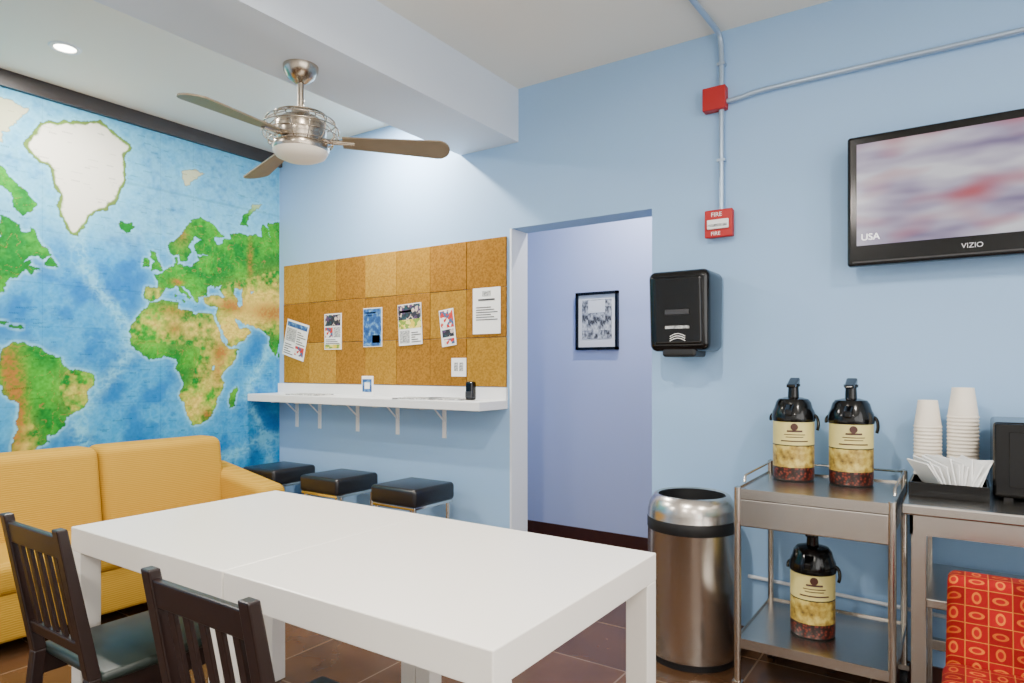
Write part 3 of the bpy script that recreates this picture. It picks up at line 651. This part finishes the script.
tube('rail', [(cx0+.006, cy0+.1, .815), (cx0+.006, cy0+.11, .84), (cx0+.006, cy1-.006, .845), (cx1-.006, cy1-.006, .845), (cx1-.006, cy0+.11, .84), (cx1-.006, cy0+.1, .815)], .005, M_steel, ct)

# ---------------------------------------------------------------- airpots
def airpot(x, y, z):
    e = empty('coffee_airpot', (x, y, z))
    lathe('body', [(0, 0), (.074, 0), (.078, .006), (.078, .055), (.078, .14), (.078, .144), (.078, .235), (.081, .238), (.083, .250), (.080, .272), (.072, .29), (.066, .312), (.056, .325), (.03, .332), (0, .332)],
          (x, y, z), [M_blackm, M_bean, M_olive, M_cream, M_black], e, idx=[0, 0, 1, 2, 0, 3, 4, 4, 4, 4, 4, 4, 4, 4], seg=48)
    lathe('pump_stem', [(.022, .325), (.02, .372), (.026, .376), (.026, .386), (0, .39)], (x, y, z), M_black, e, seg=20)
    hexa('pump_lever', [(x-.018, y-.055, z+.370), (x+.018, y-.055, z+.370), (x+.02, y+.03, z+.385), (x-.02, y+.03, z+.385),
                        (x-.016, y-.055, z+.383), (x+.016, y-.055, z+.383), (x+.02, y+.03, z+.412), (x-.02, y+.03, z+.412)], M_black, e, bevel=.006)
    hexa('spout', [(x-.013, y-.105, z+.262), (x+.013, y-.105, z+.262), (x+.018, y-.05, z+.27), (x-.018, y-.05, z+.27),
                   (x-.012, y-.105, z+.285), (x+.012, y-.105, z+.285), (x+.018, y-.05, z+.315), (x-.018, y-.05, z+.315)], M_black, e, bevel=.005)
    tube('handle', [(x+.078, y, z+.262), (x+.09, y, z+.258), (x+.092, y+.02, z+.215), (x+.086, y+.02, z+.20)], .006, M_black, e, smooth_path=True)
    tube('handle_l', [(x-.078, y, z+.262), (x-.09, y, z+.255), (x-.09, y+.01, z+.235)], .006, M_black, e, smooth_path=True)
    for k, (zz, w_, rr) in enumerate(((.200, .36, .0035), (.186, .5, .0016), (.176, .42, .0016), (.160, .66, .0024))):
        pts = [(x+.0785*math.sin(q), y-.0785*math.cos(q), z+zz) for q in np.linspace(-w_+.25, w_+.25, 8)]
        tube('label_print_%d' % k, pts, rr, M_dkwood, e)
    lathe('label_emblem', [(0, 0), (.014, 0), (.014, .003), (0, .003)], (x+.018, y-.0765, z+.217), M_dkwood, e, seg=20, rot=(math.pi/2, 0, .25))
airpot(-.575, 2.88, .80); airpot(-.365, 2.88, .80); airpot(-.475, 2.72, .25)

# ---------------------------------------------------------------- steel work table
wt = empty('steel_work_table', (.6, 2.78, 0))
wx0, wx1, wy0, wy1, wz = -.168, 1.3, 2.50, 3.05, .81
box('top', wx0, wx1, wy0, wy1, wz-.035, wz, M_steelH, wt, bevel=.006)
box('apron', wx0+.02, wx1-.02, wy0+.02, wy0+.03, wz-.10, wz-.035, M_steelH, wt)
box('apron_l', wx0+.02, wx0+.03, wy0+.02, wy1-.02, wz-.10, wz-.035, M_steelH, wt)
for k, (x, y) in enumerate(((wx0+.045, wy0+.045), (wx1-.045, wy0+.045), (wx1-.045, wy1-.045), (wx0+.045, wy1-.045))):
    box('leg_%d' % k, x-.022, x+.022, y-.022, y+.022, 0, wz-.03, M_steelH, wt, bevel=.003)
box('undershelf', wx0+.03, wx1-.03, wy0+.05, wy1-.02, .47, .50, M_steelH, wt, bevel=.004)
box('back_rail', wx0+.06, wx1-.06, wy1-.06, wy1-.03, .18, .22, M_steelH, wt, bevel=.003)

# napkin tray + cups
nt_ = empty('napkin_tray', (-.05, 2.77, wz))
box('floor', -.155, .065, 2.665, 2.86, wz, wz+.008, M_black, nt_)
for k, bb in enumerate(((-.155, .065, 2.66, 2.67), (-.155, .065, 2.855, 2.865), (-.16, -.152, 2.66, 2.865), (.06, .068, 2.66, 2.865))):
    box('side_%d' % k, *bb, wz, wz+.05, M_black, nt_, bevel=.003)
for k in range(13):
    x = -.115+k*.0115
    b = box('napkin_%d' % k, x-.003, x+.003, 2.69, 2.82, wz+.022, wz+.125+random.uniform(-.01, .012), M_paper, nt_, bevel=.001)
    b.rotation_euler = (random.uniform(-.2, .2), math.radians(-34+k*5.6), math.radians(34+random.uniform(-12, 12)))
def cups(x, y, z, n, s):
    e = empty('paper_cup_stack', (x, y, z))
    H = .105*s
    for k in range(n):
        zz = z+k*.0135
        lathe('cup_%d' % k, [(.046*s, 0), (.0475*s, .002), (.0475*s, .006), (.0455*s, .008), (.033*s, H), (.031*s, H-.003), (0, H-.006)], (x, y, zz), M_cup, e, seg=32)
cups(-.115, 2.955, wz, 17, .98); cups(-.005, 2.955, wz, 20, 1.06)

# microwave
mw = empty('microwave_oven', (.32, 2.85, wz))
M_glass = mat('dark_glass', C(14, 14, 15), .12, spec=.4)
box('body', .078, .56, 2.72, 3.03, wz+.012, wz+.262, M_black, mw, bevel=.012)
box('door', .081, .44, 2.708, 2.722, wz+.02, wz+.257, M_black, mw, bevel=.006)
box('window', .12, .40, 2.704, 2.709, wz+.05, wz+.23, M_glass, mw, bevel=.002)
box('panel', .445, .555, 2.710, 2.722, wz+.02, wz+.257, M_glass, mw, bevel=.004)
tube('door_handle', [(.425, 2.70, wz+.06), (.425, 2.685, wz+.08), (.425, 2.685, wz+.22), (.425, 2.70, wz+.24)], .006, M_nickel, mw)
for k, (x, y) in enumerate(((.12, 2.75), (.52, 2.75), (.52, 3.0), (.12, 3.0))):
    box('foot_%d' % k, x-.012, x+.012, y-.012, y+.012, wz, wz+.013, M_blackm, mw)

# ---------------------------------------------------------------- television
tv = empty('television', (.02, 3.0, 1.92))
tx0, tx1, tz0, tz1 = -.39, .44, 1.655, 2.172
box('body', tx0+.06, tx1-.06, 3.0, 3.045, tz0+.04, tz1-.04, M_blackm, tv, bevel=.01)
box('mount', -.1, .15, 3.04, YB-.001, 1.82, 2.02, M_blackm, tv)
box('bezel', tx0, tx1, 2.965, 3.01, tz0, tz1, M_black, tv, bevel=.012, seg=4)
box('screen', tx0+.035, tx1-.035, 2.962, 2.966, tz0+.08, tz1-.035, M_screen, tv)
box('speaker_strip', tx0+.02, tx1-.02, 2.9615, 2.966, tz0+.012, tz0+.018, M_grey, tv)
Mwe = mat('screen_white', C(240, 240, 240), .5, emit=(1, 1, 1, 1), estr=1.4)
Mre = mat('logo_silver', C(200, 200, 205), .4)
text('channel_logo', 'USA', (tx0+.05, 2.9612, tz0+.10), .036, Mwe, tv)
text('logo', 'VIZIO', (-.01, 2.9645, tz0+.037), .026, Mre, tv)

# ---------------------------------------------------------------- towel dispenser
pd = empty('paper_towel_dispenser', (-1.05, 2.96, 1.49))
hexa('cover', [(-1.195, 2.87, 1.325), (-.918, 2.87, 1.325), (-.918, YB-.001, 1.325), (-1.195, YB-.001, 1.325),
               (-1.195, 2.85, 1.685), (-.914, 2.85, 1.685), (-.914, YB-.001, 1.685), (-1.195, YB-.001, 1.685)], M_black, pd, bevel=.032, seg=6, smooth=True)
hexa('front_panel', [(-1.165, 2.862, 1.355), (-.945, 2.862, 1.355), (-.945, 2.89, 1.355), (-1.165, 2.89, 1.355),
                     (-1.165, 2.844, 1.655), (-.945, 2.844, 1.655), (-.945, 2.87, 1.655), (-1.165, 2.87, 1.655)], M_black, pd, bevel=.012, seg=4)
box('window', -1.11, -1.0, 2.846, 2.87, 1.485, 1.51, M_grey, pd, bevel=.004, rot=(-.06, 0, 0))
box('chute', -1.135, -.98, 2.88, 3.03, 1.30, 1.345, M_blackm, pd, bevel=.012)
box('label', -1.11, -1.0, 2.853, 2.861, 1.425, 1.437, M_pgrey, pd, rot=(-.06, 0, 0))
for j in range(3):
    tube('logo_arc_%d' % j, [(-1.09+.07*i/8, 2.860, 1.371+.010*j+.012*math.sin(math.pi*i/8)) for i in range(9)], .0018, M_paper, pd)

# ---------------------------------------------------------------- fire alarm + conduit
fa = empty('fire_alarm_pull_station', (-.928, 3.05, 1.91))
box('back_box', -.985, -.868, YB-.035, YB-.001, 1.85, 1.972, M_red, fa, bevel=.004)
box('cover', -.99, -.863, YB-.05, YB-.035, 1.845, 1.972, M_red, fa, bevel=.006)
box('handle', -.975, -.878, YB-.062, YB-.05, 1.882, 1.925, M_paper, fa, bevel=.004)
box('handle_bar', -.97, -.883, YB-.066, YB-.06, 1.893, 1.903, M_pgrey, fa)
text('text_top', 'FIRE', (-.96, YB-.0505, 1.94), .028, M_paper, fa)
text('text_low', 'FIRE', (-.96, YB-.0505, 1.855), .024, M_paper, fa)
cn = empty('electrical_conduit', (-.93, 3.05, 2.5))
box('junction_box', -1.0, -.895, YB-.05, YB-.001, 2.43, 2.535, M_red, cn, bevel=.004)
tube('drop', [(-.92, YB-.02, 1.975), (-.92, YB-.02, 2.43)], .0125, M_galv, cn)
tube('riser', [(-.92, YB-.02, 2.535), (-.92, YB-.02, 2.60), (-.92, YB-.02, 2.70), (-.925, YB-.03, 2.775), (-.93, YB-.12, 2.782), (-.935, YB-.25, 2.785), (-.97, 1.5, 2.785), (-.97, 0.4, 2.785)], .0125, M_galv, cn, smooth_path=True)
tube('run', [(-.90, YB-.02, 2.465), (-.85, YB-.02, 2.466), (-.78, YB-.02, 2.478), (-.7, YB-.02, 2.482), (0, YB-.02, 2.484), (1.8, YB-.02, 2.484)], .0115, M_galv, cn, smooth_path=True)
for k, (x, z) in enumerate(((-.92, 2.2), (-.92, 2.64))):
    box('strap_%d' % k, x-.018, x+.018, YB-.033, YB-.001, z-.006, z+.006, M_galv, cn)
tube('wall_cable', [(-.8, YB-.022, .32), (0, YB-.022, .29), (1.0, YB-.022, .29)], .008, M_trimw)

# ---------------------------------------------------------------- framed picture
pf = empty('framed_picture', (-2.175, 4.28, 1.587))
px0, px1, pz0, pz1 = -2.345, -2.01, 1.38, 1.795
for k, bb in enumerate(((px0, px1, pz0, pz0+.02), (px0, px1, pz1-.02, pz1), (px0, px0+.02, pz0, pz1), (px1-.02, px1, pz0, pz1))):
    box('frame_%d' % k, bb[0], bb[1], 4.272, 4.299, bb[2], bb[3], M_black, pf)
box('mat', px0+.01, px1-.01, 4.285, 4.298, pz0+.01, pz1-.01, M_paper, pf)
box('print', px0+.05, px1-.05, 4.282, 4.286, pz0+.08, pz1-.055, M_sketch, pf)
box('print_sky', px0+.10, px1-.10, 4.280, 4.283, pz1-.15, pz1-.06, M_paper, pf)
for k, (xa, xb, h) in enumerate(((.052, .10, .27), (.10, .135, .20), (.20, .235, .19), (.235, .283, .25))):
    box('print_building_%d' % k, px0+xa, px0+xb, 4.2795, 4.283, pz0+.14, pz0+.08+h-.02, M_sketch, pf)

# ---------------------------------------------------------------- red patterned chair
rc = empty('upholstered_chair', (.22, 2.0, 0))
hexa('back', [(-.045, 2.17, .36), (.47, 2.17, .36), (.47, 2.26, .36), (-.045, 2.26, .36),
              (-.04, 2.22, .672), (.46, 2.22, .672), (.46, 2.31, .672), (-.04, 2.31, .672)], M_redpat, rc, bevel=.022, seg=5, smooth=True)
box('seat', -.05, .475, 1.68, 2.18, .34, .455, M_redpat, rc, bevel=.03, seg=5, smooth=True)
box('under_frame', 0, .44, 1.73, 2.22, .28, .345, M_chair, rc)
for k, (x, y) in enumerate(((.02, 1.76), (.42, 1.76), (.42, 2.2), (.02, 2.2))):
    post('leg_%d' % k, (x, y, 0), (.03, .03), (x, y, .29), (.042, .042), M_chair, rc)

# ---------------------------------------------------------------- world + camera
wd = bpy.data.worlds.new('daylight'); S.world = wd; wd.use_nodes = True
bg = wd.node_tree.nodes['Background']; bg.inputs[0].default_value = (1, .985, .96, 1); bg.inputs[1].default_value = 5.0
cam = bpy.data.cameras.new('camera'); co = bpy.data.objects.new('camera', cam); COL.objects.link(co)
co.location = (0, 0, 1.25); co.rotation_euler = (math.pi/2, 0, math.radians(34.2))
cam.sensor_width = 36; cam.lens = 36*666/1024; cam.shift_y = 26.5/1024; cam.clip_start = .02
S.camera = co
